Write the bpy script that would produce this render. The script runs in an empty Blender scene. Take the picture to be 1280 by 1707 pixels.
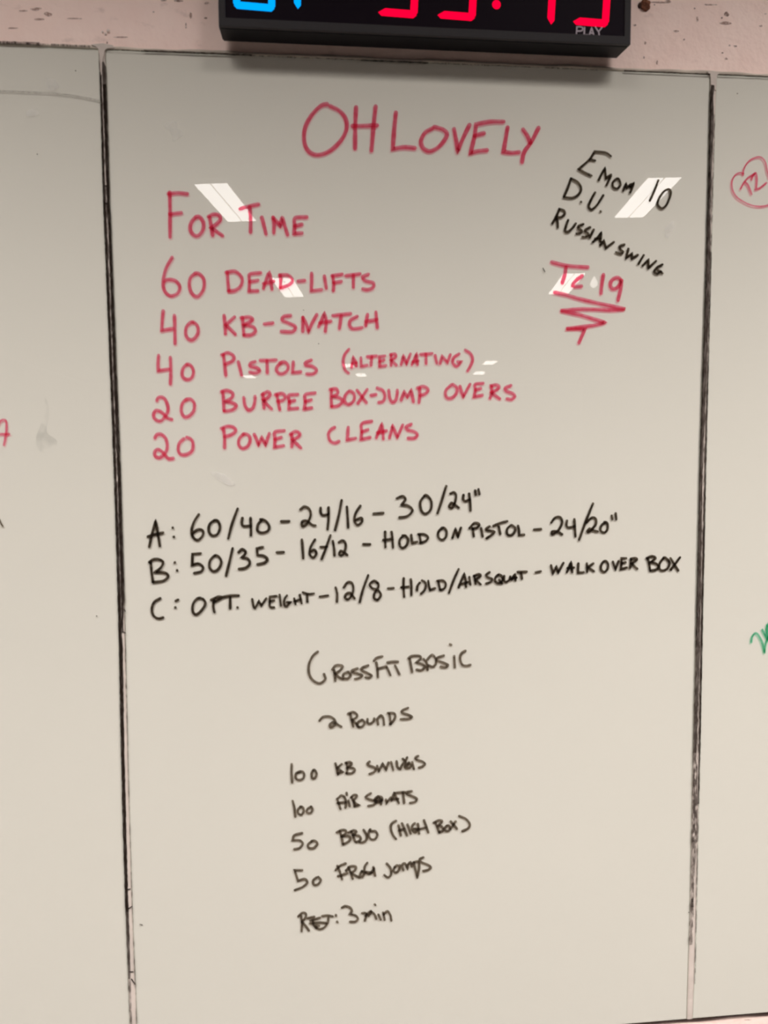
import bpy, bmesh, math, random
from mathutils import Vector, Matrix
random.seed(7)
SC = bpy.context.scene
COL = SC.collection

# ------------------------------------------------------------------ camera
# The board's glass front is the plane y = 0; metres; z = 0 is the floor.
TOPZ = 1.886                                    # height of the upper glass edge
YAW, PITCH, ROLL = 0.09806, -0.07258, -0.00734
CAM = Vector((-0.1159, -0.79132, TOPZ - 0.38642))
FPX = 1300.0
fwd = Vector((math.sin(YAW)*math.cos(PITCH), math.cos(YAW)*math.cos(PITCH), math.sin(PITCH)))
rt0 = Vector((math.cos(YAW), -math.sin(YAW), 0)); up0 = rt0.cross(fwd)
RT = math.cos(ROLL)*rt0 + math.sin(ROLL)*up0
UP = -math.sin(ROLL)*rt0 + math.cos(ROLL)*up0
cd = bpy.data.cameras.new('camera'); cam = bpy.data.objects.new('camera', cd); COL.objects.link(cam)
m = Matrix((RT, UP, -fwd)).transposed().to_4x4(); m.translation = CAM
cam.matrix_world = m
cd.sensor_fit = 'VERTICAL'; cd.sensor_height = 36; cd.lens = 36*FPX/1707; cd.clip_start = 0.01
cd.dof.use_dof = True; cd.dof.focus_distance = 1.4; cd.dof.aperture_fstop = 8.5   # the phone's slightly soft focus
SC.camera = cam
SC.view_settings.view_transform = 'Standard'; SC.view_settings.look = 'None'
SC.view_settings.gamma = 1; SC.view_settings.use_curve_mapping = False
SC.view_settings.exposure = 0.0
w = bpy.data.worlds.new('world'); SC.world = w; w.use_nodes = True
w.node_tree.nodes['Background'].inputs[0].default_value = (0, 0, 0, 1)
# lamps of the room (built further down as ceiling fixtures)
LAMP_W = 10.0            # watts per fixture
LAMP_SPREAD = 152
DOWN_W, DOWN_SPREAD = 57.0, 120   # two unseen panels, added for the board's gradient and timer shadow
STRIP = 15.5             # radiance of the glowing strips
WARM = (1.0, 0.945, 0.905)
FLOOR_COL = (0.16, 0.145, 0.135)

def at(px, py, y=0.0):
    d = RT*((px-640)/FPX) - UP*((py-853.5)/FPX) + fwd
    return CAM + d*((y-CAM.y)/d.y)

# ------------------------------------------------------------------ materials
MATS = {}
def nt(name):
    mt = bpy.data.materials.new(name); mt.use_nodes = True
    n = mt.node_tree; MATS[name] = mt
    return mt, n.nodes, n.links, n.nodes['Principled BSDF'], n.nodes['Material Output']
def plain(name, col, rough=0.5, metal=0.0, spec=0.5, bump=0.0, bscale=60, var=0.0, vscale=8):
    mt, N, L, P, O = nt(name)
    P.inputs['Base Color'].default_value = (*col, 1); P.inputs['Roughness'].default_value = rough
    P.inputs['Metallic'].default_value = metal; P.inputs['Specular IOR Level'].default_value = spec
    tc = N.new('ShaderNodeTexCoord')
    if var:
        nz = N.new('ShaderNodeTexNoise'); nz.inputs['Scale'].default_value = vscale; nz.inputs['Detail'].default_value = 5
        L.new(tc.outputs['Object'], nz.inputs['Vector'])
        r = N.new('ShaderNodeValToRGB')
        r.color_ramp.elements[0].position = .3; r.color_ramp.elements[1].position = .7
        r.color_ramp.elements[0].color = (*[c*(1-var) for c in col], 1); r.color_ramp.elements[1].color = (*[min(1, c*(1+var)) for c in col], 1)
        L.new(nz.outputs['Fac'], r.inputs[0]); L.new(r.outputs[0], P.inputs['Base Color'])
    if bump:
        nb = N.new('ShaderNodeTexNoise'); nb.inputs['Scale'].default_value = bscale; nb.inputs['Detail'].default_value = 6
        L.new(tc.outputs['Object'], nb.inputs['Vector'])
        b = N.new('ShaderNodeBump'); b.inputs['Strength'].default_value = bump; b.inputs['Distance'].default_value = 0.002
        L.new(nb.outputs['Fac'], b.inputs['Height']); L.new(b.outputs[0], P.inputs['Normal'])
    return mt
def wall_paint(name, col):
    # brushed-on emulsion over rough masonry: fine bump, faint grime flecks and yellowed patches
    mt, N, L, P, O = nt(name)
    P.inputs['Roughness'].default_value = 0.55; P.inputs['Specular IOR Level'].default_value = 0.3
    tc = N.new('ShaderNodeTexCoord')
    n1 = N.new('ShaderNodeTexNoise'); n1.inputs['Scale'].default_value = 38; n1.inputs['Detail'].default_value = 8; n1.inputs['Roughness'].default_value = .65
    mp = N.new('ShaderNodeMapping'); mp.inputs['Scale'].default_value = (1.0, 1.0, 1.9); mp.inputs['Location'].default_value = (3.1, 0, 1.7)
    L.new(tc.outputs['Object'], mp.inputs[0]); L.new(mp.outputs[0], n1.inputs['Vector'])
    r1 = N.new('ShaderNodeValToRGB'); r1.color_ramp.elements[0].position = .60; r1.color_ramp.elements[1].position = .74
    r1.color_ramp.elements[0].color = (0, 0, 0, 1); r1.color_ramp.elements[1].color = (.32, .32, .32, 1)
    L.new(n1.outputs['Fac'], r1.inputs[0])
    n2 = N.new('ShaderNodeTexNoise'); n2.inputs['Scale'].default_value = 26; n2.inputs['Detail'].default_value = 4
    L.new(tc.outputs['Object'], n2.inputs['Vector'])
    mx0 = N.new('ShaderNodeMix'); mx0.data_type = 'RGBA'
    mx0.inputs[6].default_value = (*[c*k for c, k in zip(col, (.92, .90, .885))], 1); mx0.inputs[7].default_value = (*[min(1, c*1.10) for c in col], 1)
    L.new(n2.outputs['Fac'], mx0.inputs[0])
    mx = N.new('ShaderNodeMix'); mx.data_type = 'RGBA'
    L.new(r1.outputs[0], mx.inputs[0]); L.new(mx0.outputs[2], mx.inputs[6]); mx.inputs[7].default_value = (.30, .20, .17, 1)
    L.new(mx.outputs[2], P.inputs['Base Color'])
    n3 = N.new('ShaderNodeTexNoise'); n3.inputs['Scale'].default_value = 110; n3.inputs['Detail'].default_value = 5
    L.new(tc.outputs['Object'], n3.inputs['Vector'])
    b = N.new('ShaderNodeBump'); b.inputs['Strength'].default_value = .45; b.inputs['Distance'].default_value = .003
    L.new(n3.outputs['Fac'], b.inputs['Height']); L.new(b.outputs[0], P.inputs['Normal'])
    return mt
def glass_front():
    # clear float glass: fresnel mirror over a straight view of the paint behind it
    mt, N, L, P, O = nt('clear_glass'); N.remove(P)
    t = N.new('ShaderNodeBsdfTransparent'); t.inputs[0].default_value = (.985, .995, .985, 1)
    g = N.new('ShaderNodeBsdfGlossy'); g.inputs['Roughness'].default_value = 0.004
    f = N.new('ShaderNodeFresnel'); f.inputs['IOR'].default_value = 1.5
    ge = N.new('ShaderNodeNewGeometry'); mr = N.new('ShaderNodeMapRange')   # same air-to-glass fresnel from either side
    mr.inputs['To Min'].default_value = 1.5; mr.inputs['To Max'].default_value = 1/1.5
    L.new(ge.outputs['Backfacing'], mr.inputs['Value']); L.new(mr.outputs[0], f.inputs['IOR'])
    mx = N.new('ShaderNodeMixShader'); L.new(f.outputs[0], mx.inputs[0]); L.new(t.outputs[0], mx.inputs[1]); L.new(g.outputs[0], mx.inputs[2])
    L.new(mx.outputs[0], O.inputs[0]); return mt
def tint(name, col):
    mt, N, L, P, O = nt(name); N.remove(P)
    t = N.new('ShaderNodeBsdfTransparent'); t.inputs[0].default_value = (*col, 1); L.new(t.outputs[0], O.inputs[0]); return mt
def ink(name, thin, thick, body=0.18, bodycol=None, scale=220):
    # dry-wipe ink is a coloured filter with a little chalky body
    mt, N, L, P, O = nt(name); N.remove(P)
    tc = N.new('ShaderNodeTexCoord'); nz = N.new('ShaderNodeTexNoise'); nz.inputs['Scale'].default_value = scale; nz.inputs['Detail'].default_value = 3
    L.new(tc.outputs['Object'], nz.inputs['Vector'])
    r = N.new('ShaderNodeValToRGB'); r.color_ramp.elements[0].position = .32; r.color_ramp.elements[1].position = .68
    r.color_ramp.elements[0].color = (*thin, 1); r.color_ramp.elements[1].color = (*thick, 1)
    L.new(nz.outputs['Fac'], r.inputs[0])
    t = N.new('ShaderNodeBsdfTransparent'); L.new(r.outputs[0], t.inputs[0])
    d = N.new('ShaderNodeBsdfDiffuse'); d.inputs[0].default_value = (*(bodycol or thick), 1)
    mx = N.new('ShaderNodeMixShader'); mx.inputs[0].default_value = body
    L.new(t.outputs[0], mx.inputs[1]); L.new(d.outputs[0], mx.inputs[2]); L.new(mx.outputs[0], O.inputs[0]); return mt
def grime(name, col, a0, a1, scale=(60, 60, 25), lo=.3, hi=.7):
    mt, N, L, P, O = nt(name); N.remove(P)
    tc = N.new('ShaderNodeTexCoord'); mp = N.new('ShaderNodeMapping'); mp.inputs['Scale'].default_value = scale
    nz = N.new('ShaderNodeTexNoise'); nz.inputs['Scale'].default_value = 12; nz.inputs['Detail'].default_value = 5
    L.new(tc.outputs['Object'], mp.inputs[0]); L.new(mp.outputs[0], nz.inputs['Vector'])
    r = N.new('ShaderNodeMapRange'); r.inputs['From Min'].default_value = lo; r.inputs['From Max'].default_value = hi
    r.inputs['To Min'].default_value = a0; r.inputs['To Max'].default_value = a1
    L.new(nz.outputs['Fac'], r.inputs['Value'])
    t = N.new('ShaderNodeBsdfTransparent'); d = N.new('ShaderNodeBsdfDiffuse'); d.inputs[0].default_value = (*col, 1)
    mx = N.new('ShaderNodeMixShader'); L.new(r.outputs[0], mx.inputs[0]); L.new(t.outputs[0], mx.inputs[1]); L.new(d.outputs[0], mx.inputs[2])
    L.new(mx.outputs[0], O.inputs[0]); return mt
def glow(name, col, s):
    mt, N, L, P, O = nt(name); N.remove(P)
    e = N.new('ShaderNodeEmission'); e.inputs[0].default_value = (*col, 1); e.inputs[1].default_value = s
    L.new(e.outputs[0], O.inputs[0]); return mt

M_WALL = wall_paint('pink_white_wall_paint', (.985, .745, .68))
M_ROOM = plain('grey_wall_paint', (.26, .24, .23), .8, var=.08, bump=.1)
M_CEIL = plain('dark_ceiling_paint', (.30, .28, .26), .9, var=.08)
M_FLOOR = plain('rubber_floor', FLOOR_COL, .7, var=.12, vscale=20, bump=.15)
M_BACK = plain('white_back_paint', (.668, .636, .583), .9, spec=0.0, var=.012, vscale=3)
M_GLASS = glass_front(); M_CLEAR = tint('clear_glass_back', (1, 1, 1)); M_EDGE = tint('green_glass_edge', (.86, .91, .87))
M_RED = ink('red_dry_wipe_ink', (.97, .43, .55), (.94, .28, .40), .09, (.70, .07, .15))
M_BLACK = ink('black_dry_wipe_ink', (.26, .215, .17), (.10, .08, .06), .2, (.025, .02, .016))
M_FADE = ink('thin_black_dry_wipe_ink', (.47, .41, .35), (.29, .25, .205), .2, (.05, .042, .036))
M_GREEN = ink('green_dry_wipe_ink', (.35, .80, .60), (.20, .66, .45), .12, (.05, .25, .15))
M_SMEAR = grime('wiped_ink_haze', (.30, .30, .27), .0, .16, (4, 4, 4), .42, .62)
M_FILM = grime('pale_smudge_and_reflection', (.95, .92, .88), .03, .24, (9, 9, 9), .35, .62)  # pale film for smudges, also paints faint reflections onto the glass
M_CAULK = plain('cream_sealant', (.59, .515, .465), .45, var=.10, vscale=45, bump=.3, bscale=150)
M_CAULKD = plain('soiled_sealant', (.50, .435, .37), .5, var=.25, vscale=38, bump=.4, bscale=120)
M_GRIME = grime('black_marker_grime', (.020, .014, .011), .70, 1.0, (60, 60, 9), .25, .55)
M_GRIMEM = grime('grey_marker_grime', (.050, .038, .032), .52, .98, (55, 55, 9), .3, .66)
M_GRIMEL = grime('thin_marker_grime', (.09, .07, .06), .0, .72, (60, 60, 12), .35, .62)
M_SCRATCH = grime('soft_scratch', (.20, .17, .14), .18, .5, (30, 30, 30))
M_DARKGAP = plain('dark_gap_filler', (.15, .10, .088), .8, var=.35, vscale=60)
M_CASE = plain('black_anodised_case', (.010, .009, .012), .42, spec=.4, bump=.08, bscale=900)
M_FRAME = plain('black_frame_lip', (.032, .030, .033), .5, bump=.08, bscale=900)
M_SCREEN = plain('black_display_panel', (.006, .003, .007), .4, spec=.2)
M_LEDRED = glow('red_led', (1.0, 0.0, 0.035), 1.25)
M_LEDBLUE = glow('blue_led', (0.0, 0.36, 1.0), 1.25)
M_PRINT = plain('grey_screen_print', (.42, .36, .40), .6)
M_RUSTD = plain('dark_rust', (.05, .024, .018), .9, var=.4, vscale=300)
M_RUST = plain('rusty_iron', (.19, .075, .042), .85, var=.5, vscale=300, bump=.8, bscale=500)
M_CHIP = grime('dark_wall_scuff', (.27, .18, .155), .4, .9, (40, 40, 40), .35, .6)
M_CHIPL = grime('faint_wall_scuff', (.42, .30, .26), .25, .7, (40, 40, 40), .35, .6)
M_STRIP = glow('fluorescent_strip', WARM, STRIP)
M_BULB = glow('bulb_glow', WARM, 9.0); M_PANEL = glow('panel_glow', WARM, 1.0)
M_HOUS = plain('white_enamel', (.85, .84, .82), .4)
M_PALE = plain('pale_timber', (.72, .60, .46), .5, var=.1)

# ------------------------------------------------------------------ helpers
def obj(name, verts, faces, mat, parent=None, mats=None, fm=None, smooth=False):
    me = bpy.data.meshes.new(name); me.from_pydata([tuple(v) for v in verts], [], faces); me.update()
    o = bpy.data.objects.new(name, me); COL.objects.link(o)
    for mm in (mats or [mat]): me.materials.append(mm)
    if fm:
        for p, i in zip(me.polygons, fm): p.material_index = i
    if smooth:
        for p in me.polygons: p.use_smooth = True
    if parent: o.parent = parent
    return o
def from_bm(name, bm, mat, parent=None, smooth=False):
    me = bpy.data.meshes.new(name); bm.to_mesh(me); bm.free()
    me.materials.append(mat)
    if smooth:
        for p in me.polygons: p.use_smooth = True
    o = bpy.data.objects.new(name, me); COL.objects.link(o)
    if parent: o.parent = parent
    return o
def rebase(o, loc):
    """give a top-level mesh a sensible origin"""
    loc = Vector(loc); o.data.transform(Matrix.Translation(-loc)); o.location = loc
    return o
def empty(name, loc, parent=None):
    e = bpy.data.objects.new(name, None); COL.objects.link(e); e.empty_display_size = .05
    e.location = loc
    if parent: e.parent = parent
    return e
def tag(o, label, cat, group=None):
    o['label'] = label; o['category'] = cat
    if group: o['group'] = group
    return o
def box_bm(a, b, bev=0, seg=2, bm=None):
    bm = bm or bmesh.new()
    r = bmesh.ops.create_cube(bm, size=1)
    for v in r['verts']:
        v.co = Vector([(a[i]+b[i])/2 + v.co[i]*(b[i]-a[i]) for i in range(3)])
    if bev:
        es = {e for v in r['verts'] for e in v.link_edges}
        bmesh.ops.bevel(bm, geom=list(es), offset=bev, segments=seg, affect='EDGES', profile=.6)
    return bm
def prism(name, pts, y0, y1, mat, parent=None, front_mat=None, org=(0, 0, 0)):
    """outline in the board plane (list of x,z vectors) pushed from y0 (front) back to y1"""
    org = Vector(org); n = len(pts)
    v = [Vector((p.x, y0, p.z))-org for p in pts] + [Vector((p.x, y1, p.z))-org for p in pts]
    f = [list(range(n)), list(range(2*n-1, n-1, -1))] + [[i, i+n, (i+1) % n+n, (i+1) % n] for i in range(n)]
    if front_mat:                                # front face mirror-glass, back clear, rim green
        o = obj(name, v, f, None, parent, mats=[mat, front_mat, M_CLEAR], fm=[1, 2]+[0]*n)
    else: o = obj(name, v, f, mat, parent)
    bm = bmesh.new(); bm.from_mesh(o.data); bmesh.ops.recalc_face_normals(bm, faces=bm.faces); bm.to_mesh(o.data); bm.free()
    return o
def struct(o):
    o['kind'] = 'structure'; return o

# ------------------------------------------------------------------ the room
X0, X1, Y0, ZC = -4.2, 5.4, -14.5, 2.9
WY = 0.0052                                      # painted wall surface, just behind the glass
def slab(name, a, b, mat):
    return struct(from_bm(name, box_bm(a, b), mat))
slab('wall_front', (X0-.2, WY, -.1), (X1+.2, WY+.2, ZC+.1), M_WALL)
slab('wall_back', (X0-.2, Y0-.2, -.1), (X1+.2, Y0, ZC+.1), M_ROOM)
slab('wall_left', (X0-.2, Y0, -.1), (X0, WY, ZC+.1), M_ROOM)
slab('wall_right', (X1, Y0, -.1), (X1+.2, WY, ZC+.1), M_ROOM)
slab('floor', (X0, Y0, -.1), (X1, WY, 0), M_FLOOR)
slab('ceiling', (X0, Y0, ZC), (X1, WY, ZC+.1), M_CEIL)
wall = bpy.data.objects['wall_front']

# ------------------------------------------------------------------ the glass boards
J1L = [(163, 81.5), (164, 100), (165.5, 130), (170.2, 300), (171.6, 340), (173, 380), (186, 700), (187.5, 740), (189, 780), (195.8, 1000), (196.8, 1040), (197.6, 1080), (201.2, 1260), (202.3, 1300), (203.2, 1340), (207.3, 1480), (208.8, 1520), (214, 1667), (215.5, 1707), (218.3, 1776.5)]
J1R = [(176.5, 82), (176.2, 100), (177.2, 130), (182, 300), (183, 340), (185, 380), (198, 700), (199.5, 740), (201, 780), (207.8, 1000), (208.5, 1040), (209.6, 1080), (213.6, 1260), (214.5, 1300), (215.6, 1340), (219.6, 1480), (221, 1520), (227, 1667), (228.3, 1707), (230.5, 1775)]
J2L = [(1183.5, 123.5), (1182.6, 160), (1182, 190), (1179, 350), (1178, 390), (1176.5, 430), (1168, 700), (1167, 740), (1166, 780), (1161, 1000), (1160, 1040), (1159, 1080), (1155, 1260), (1154, 1300), (1153.3, 1340), (1150.5, 1480), (1149.6, 1520), (1146, 1640), (1144.5, 1699.5)]
J2R = [(1195.5, 124.2), (1194.6, 160), (1193, 190), (1188.5, 350), (1187.3, 390), (1186.3, 430), (1179, 700), (1178.2, 740), (1177.2, 780), (1172.5, 1000), (1171.7, 1040), (1170.9, 1080), (1167.2, 1260), (1166.2, 1300), (1165.3, 1340), (1162.4, 1480), (1161.6, 1520), (1158, 1640), (1155.5, 1698.5)]
W3 = lambda L: [at(x, y) for x, y in L]
LFT_T, LFT_B = at(-200, 66.5), at(-200, 1813)    # outer panels carry on beyond the frame
p = W3(J1L); far = [Vector((p[0].x-.6, 0, p[0].z+.0006)), Vector((p[-1].x-.6, 0, p[-1].z))]
OUT_L = [far[0]] + p + [far[1]]
OUT_C = W3(J1R)[::-1] + W3(J2L)
q = W3(J2R)
OUT_R = q[::-1] + [Vector((q[0].x+.6, 0, q[0].z))] + [Vector((q[-1].x+.6, 0, q[-1].z))]
def board(outline, label):
    cx = sum(v.x for v in outline)/len(outline); bz = min(v.z for v in outline)
    org = Vector((cx, 0, bz))
    e = empty('glass_whiteboard', org)
    tag(e, label, 'whiteboard', 'glass boards side by side on the wall')
    prism('glass_pane', outline, 0, .0011, M_EDGE, e, M_GLASS, org)
    b = prism('back_paint', outline, .0012, .0050, M_BACK, e, None, org)
    b['label'] = 'white paint behind the glass'
    return e, org
B_L, O_L = board(OUT_L, 'left glass whiteboard, cut by the left edge, with a red letter and black tick')
B_C, O_C = board(OUT_C, 'middle glass whiteboard covered with the red and black handwritten workout')
B_R, O_R = board(OUT_R, 'right glass whiteboard, cut by the right edge, with a red ring and green scribble')

# ------------------------------------------------------------------ strokes
def parse(s):
    P = []
    for t in s.split():
        c = t.endswith('*'); x, y = t.rstrip('*').split(',')
        P.append((float(x), float(y), c))
    return P
def spline(P, step=1.6):
    """Catmull-Rom through the points; a starred point is a sharp corner"""
    segs = [[]]
    for i, (x, y, c) in enumerate(P):
        segs[-1].append(Vector((x, y)))
        if c and 0 < i < len(P)-1: segs.append([Vector((x, y))])
    out = []
    for S in segs:
        n = len(S); r = []
        if n == 1: r = [S[0]]
        for i in range(n-1):
            a = S[i-1] if i else (S[0]*2-S[1]); b, c = S[i], S[i+1]; d = S[i+2] if i+2 < n else (S[-1]*2-S[-2])
            if n > 3 and (S[0]-S[-1]).length < .4*step*3:
                if i == 0: a = S[-2]
                if i+2 >= n: d = S[1]
            k = max(2, int((c-b).length/step))
            for j in range(k):
                t = j/k
                r.append(.5*((2*b)+(c-a)*t+(2*a-5*b+4*c-d)*t*t+(3*b-a-3*c+d)*t**3))
        if n > 1: r.append(S[-1])
        out.append(r)
    line = out[0]
    for r in out[1:]: line = line + r[1:]
    return line
LAYER = [0]
def ribbon(px, width, V, F, org, ybase):
    LAYER[0] = (LAYER[0]+1) % 9
    y = ybase-.00002*LAYER[0]
    n = len(px); h = width/2
    ph = random.uniform(0, 6)
    if n == 1 or (px[0]-px[-1]).length < .3 and n < 4:
        c = px[0]; k = 12; b = len(V)
        for i in range(k): V.append(at(c.x+h*math.cos(6.2832*i/k), c.y+h*math.sin(6.2832*i/k)*1.05, y)-org)
        F.append([b+i for i in range(k)][::-1]); return
    L, R = [], []
    for i in range(n):
        d1 = (px[i]-px[i-1]) if i else (px[1]-px[0]); d2 = (px[i+1]-px[i]) if i < n-1 else d1
        if d1.length < 1e-6: d1 = d2
        if d2.length < 1e-6: d2 = d1
        d1 = d1.normalized(); d2 = d2.normalized(); t = d1+d2
        if t.length < .35: t = d1
        t.normalize(); nm = Vector((-t.y, t.x)); c = max(.62, nm.dot(Vector((-d1.y, d1.x))))
        hh = h*(1+.07*math.sin(i*.21+ph)+random.uniform(-.03, .03))/c
        L.append(px[i]+nm*hh); R.append(px[i]-nm*hh)
    b = len(V)
    for a, c in zip(L, R): V.append(at(a.x, a.y, y)-org); V.append(at(c.x, c.y, y)-org)
    for i in range(n-1): F.append([b+2*i, b+2*i+1, b+2*i+3, b+2*i+2])
    for end in (0, n-1):                        # round caps
        t = (px[0]-px[1]) if end == 0 else (px[-1]-px[-2])
        t.normalize(); nm = Vector((-t.y, t.x))
        k = 5; s = len(V); ids = []
        for j in range(1, k):
            a = math.pi*j/k
            v = px[end]+nm*(h*math.cos(a))+t*(h*math.sin(a)); V.append(at(v.x, v.y, y)-org); ids.append(s+j-1)
        e0, e1 = (b, b+1) if end == 0 else (b+2*(n-1), b+2*(n-1)+1)
        if end == 0: F.append([e1]+ids+[e0])
        else: F.append([e0]+ids+[e1])
def words(brd, org, label, mat, width, x0, y0, s, *wordlist, kind='handwritten_word'):
    ln = empty('handwritten_line', (0, 0, 0), brd); ln['label'] = label
    for wd in wordlist:
        V, F = [], []
        for st in wd.split(';'):
            P = [(x0+x/s, y0+y/s, c) for x, y, c in parse(st)]
            ribbon(spline(P), width, V, F, org, -.00015)
        obj(kind, V, F, mat, ln)
    return ln
C = lambda label, mat, width, x0, y0, s, *wl: words(B_C, O_C, label, mat, width, x0, y0, s, *wl)

C('large red title at the top of the board', M_RED, 7.0, 480, 140, 2.909,
  '190,97 160,105 115,150 82,215 80,285 105,330 150,343 205,322 255,275 283,220 280,170 250,130 205,107;330,112 326,200 325,312;425,108 415,200 405,322;312,203 370,202 432,200',
  '523,138 515,220 508,315* 560,306 615,310;700,215 665,235 645,275 655,310 690,325 735,300 770,250 755,222 710,207;805,218 815,270 823,325* 850,260 880,198;1045,182 980,182 912,195* 905,250 885,335* 920,325 965,320;905,250 950,238;1065,210 1055,270 1045,328* 1085,333 1120,330;1140,220 1160,250 1175,285;1215,212 1180,280 1145,330 1135,378')
C('red line reading for time', M_RED, 6.2, 250, 280, 4.2667,
  '140,172 142,330 142,490;130,182 200,176 265,183;140,328 180,322 222,318;325,350 295,385 285,435 310,475 345,478 375,440 380,390 355,350 325,348;425,350 435,420 445,478;415,345 450,328 490,335 500,365 470,400 435,425* 480,455 515,480',
  '640,290 710,270 772,257;708,275 715,350 715,455;795,350 808,400 825,468;875,350 882,400 880,460;875,350 905,385 925,412* 940,355 955,400 978,475;1115,348 1040,350 1025,365* 1028,410 1025,465* 1080,462;1030,412 1080,400')
C('slanted black line with the number 10', M_BLACK, 4.0, 900, 230, 5.12,
  '605,155 560,125 468,115* 420,185 330,265* 380,295 440,322;425,182 470,192;500,360 530,300 555,255* 560,320 562,345* 605,315 590,355 568,405;660,345 625,375 622,415 655,432 685,405 680,365 660,345;710,450 735,390* 742,425* 775,395 765,425* 800,385 785,430 770,465',
  '1010,362 980,440 938,535;1085,440 1045,470 1010,530 1005,570 1040,600 1080,570 1110,500 1115,455 1090,438')
C('slanted black initials with two full stops', M_BLACK, 4.2, 900, 230, 5.12,
  '265,345 240,420 205,500;265,345 320,375 350,425 335,475 280,510 205,505;350,545;470,465 430,540 415,585 440,610 480,580 515,530 540,490;517,627')
C('slanted black line reading russian swing', M_BLACK, 4.2, 900, 230, 5.12,
  '165,605 140,670 105,730;165,605 205,620 210,650 180,675 140,680* 150,720 152,762;240,700 220,760 215,795 240,800 275,770 305,730;370,735 330,752 328,772 355,788 350,808 312,815;428,762 388,782 385,798 412,815 405,838 362,845;458,782 442,815 425,850;450,888 490,850 522,808* 520,840 515,885;470,860 515,858;515,915 545,878* 562,938* 600,910 630,888',
  '720,910 680,925 690,955 710,970 690,990 650,975;755,945 735,1025* 785,985* 785,1028* 835,998;885,1000 840,1075;875,1090 925,1040* 925,1110* 990,1050;1045,1080 1000,1105 975,1140 1000,1160 1030,1138* 1045,1155;1030,1138 1005,1130')
C('red note in the upper right under the slanted lines', M_RED, 6.0, 880, 410, 6.4,
  '255,170 320,188 430,210 640,225;405,225 395,300 365,395;580,318 520,360 480,410 490,432 570,428',
  '805,305 790,400 780,505;1000,370 960,335 905,355 880,400 890,445 930,455 975,415 1000,350* 990,450 962,578')
words(B_C, O_C, 'red zigzag underline', M_RED, 6.0, 880, 410, 6.4,
  '285,495 400,520 600,575 1040,672* 900,682 600,672 345,688* 560,735 820,815* 700,845 405,882* 500,880 608,885* 580,950 545,1030', kind='handwritten_underline')
C('red line reading 60 dead-lifts', M_RED, 5.6, 250, 410, 3.2,
  '118,60 85,120 70,190 78,240 110,265 148,250 158,215 135,185 95,178 75,190;245,145 215,170 210,215 225,255 255,268 285,230 287,180 265,150 240,145',
  '412,138 415,190 420,238;405,140 455,135 490,170 485,210 455,235 418,240;590,142 535,148 528,160* 530,195 528,240* 575,238;532,190 575,182;605,225 630,150 640,155 650,230;605,200 660,188;695,155 697,185 695,222;690,155 735,155 760,180 745,205 695,225;790,187 825,183;862,145 862,190 860,238* 915,232;930,160 940,225;975,160 980,200 978,238;970,158 1025,150;980,195 1020,188;1045,158 1120,148;1085,155 1085,220;1165,150 1135,165 1150,185 1190,195 1190,220 1160,232 1135,228')
C('red line reading 40 kb snatch', M_RED, 5.6, 250, 410, 3.2,
  '70,345 65,400 62,450* 120,440;130,370 132,440 133,520;225,405 195,430 190,470 205,495 230,498 255,465 252,425 225,405',
  '395,370 400,420 402,468;450,378 405,420* 430,445 455,470;492,380 497,430 500,472;485,382 530,378 545,395 500,420* 550,430 562,455 540,472 500,475;610,415 655,410;750,370 715,375 705,395 740,410 775,430 760,455 700,455;815,380 815,455;815,380 835,420 845,458* 865,410 890,365;900,430 930,360* 940,400 935,455;905,410 965,400;975,370 1070,360;1020,370 1010,440;1105,375 1070,395 1065,425 1085,440 1130,435;1160,365 1150,425;1205,352 1212,435;1150,402 1210,392')
ln = C('red line reading 40 pistols alternating', M_RED, 5.4, 240, 580, 4,
  '97,48 93,100 95,150* 165,140;175,62 178,150 176,240;285,110 258,140 255,185 280,208 315,200 330,160 315,120 285,108',
  '530,45 537,110 545,182;518,45 560,30 598,55 590,85 540,108;628,92 638,130 650,180;740,90 710,100 708,120 750,130 770,150 745,165 705,160;775,82 880,78;820,85 822,165;915,95 885,130 890,160 920,170 955,150 960,115 935,92 905,100;995,92 993,130 990,162* 1045,158;1115,80 1080,95 1078,112 1120,120 1150,145 1130,170 1085,172')
def more(ln, brd_org, mat, width, x0, y0, s, *wl):
    for wd in wl:
        V, F = [], []
        for st in wd.split(';'):
            P = [(x0+x/s, y0+y/s, c) for x, y, c in parse(st)]
            ribbon(spline(P), width, V, F, brd_org, -.00015)
        obj('handwritten_word', V, F, mat, ln)
more(ln, O_C, M_RED, 4.8, 550, 560, 3.8788,
  '122,85 95,120 85,165 95,215 120,238;140,205 150,135* 168,170 170,195;142,178 170,172;200,140 202,195* 240,188;240,133 300,128;270,132 265,190;355,128 320,132* 322,195* 362,190;322,162 350,155;395,120 395,190;390,120 420,115 425,135 395,155* 430,188;460,185 475,128* 495,180* 520,115;530,185 560,115* 565,185;535,165 570,160;585,118 660,112;620,115 622,178;680,125 690,175;712,178 725,130* 760,172* 778,120;835,115 800,140 795,175 820,195 850,165* 825,165;875,90 910,115 922,155 905,200 890,225')
ln = C('red line reading 20 burpee box-jump overs', M_RED, 5.4, 240, 580, 4,
  '85,350 95,330 125,328 150,360 160,410 145,450 110,485 70,470 65,435 85,415 120,430 155,465 185,475;285,340 255,370 248,420 265,455 295,455 330,420 335,370 310,340 280,345',
  '525,290 530,350 533,415;515,290 555,282 590,300 585,330 540,355* 590,365 615,385 590,410 535,420;665,330 672,380 695,412 725,400 738,360 740,322;793,305 797,350 800,400;785,310 825,290 840,310 820,335 795,345* 825,380 850,405;885,310 895,360 905,410;875,310 920,302 940,320 930,345 890,355;1025,308 970,312 962,325* 968,360 965,405* 1025,400;968,358 1005,348;1140,298 1085,305 1070,318* 1075,360 1068,405* 1118,398;1075,355 1115,345')
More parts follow.
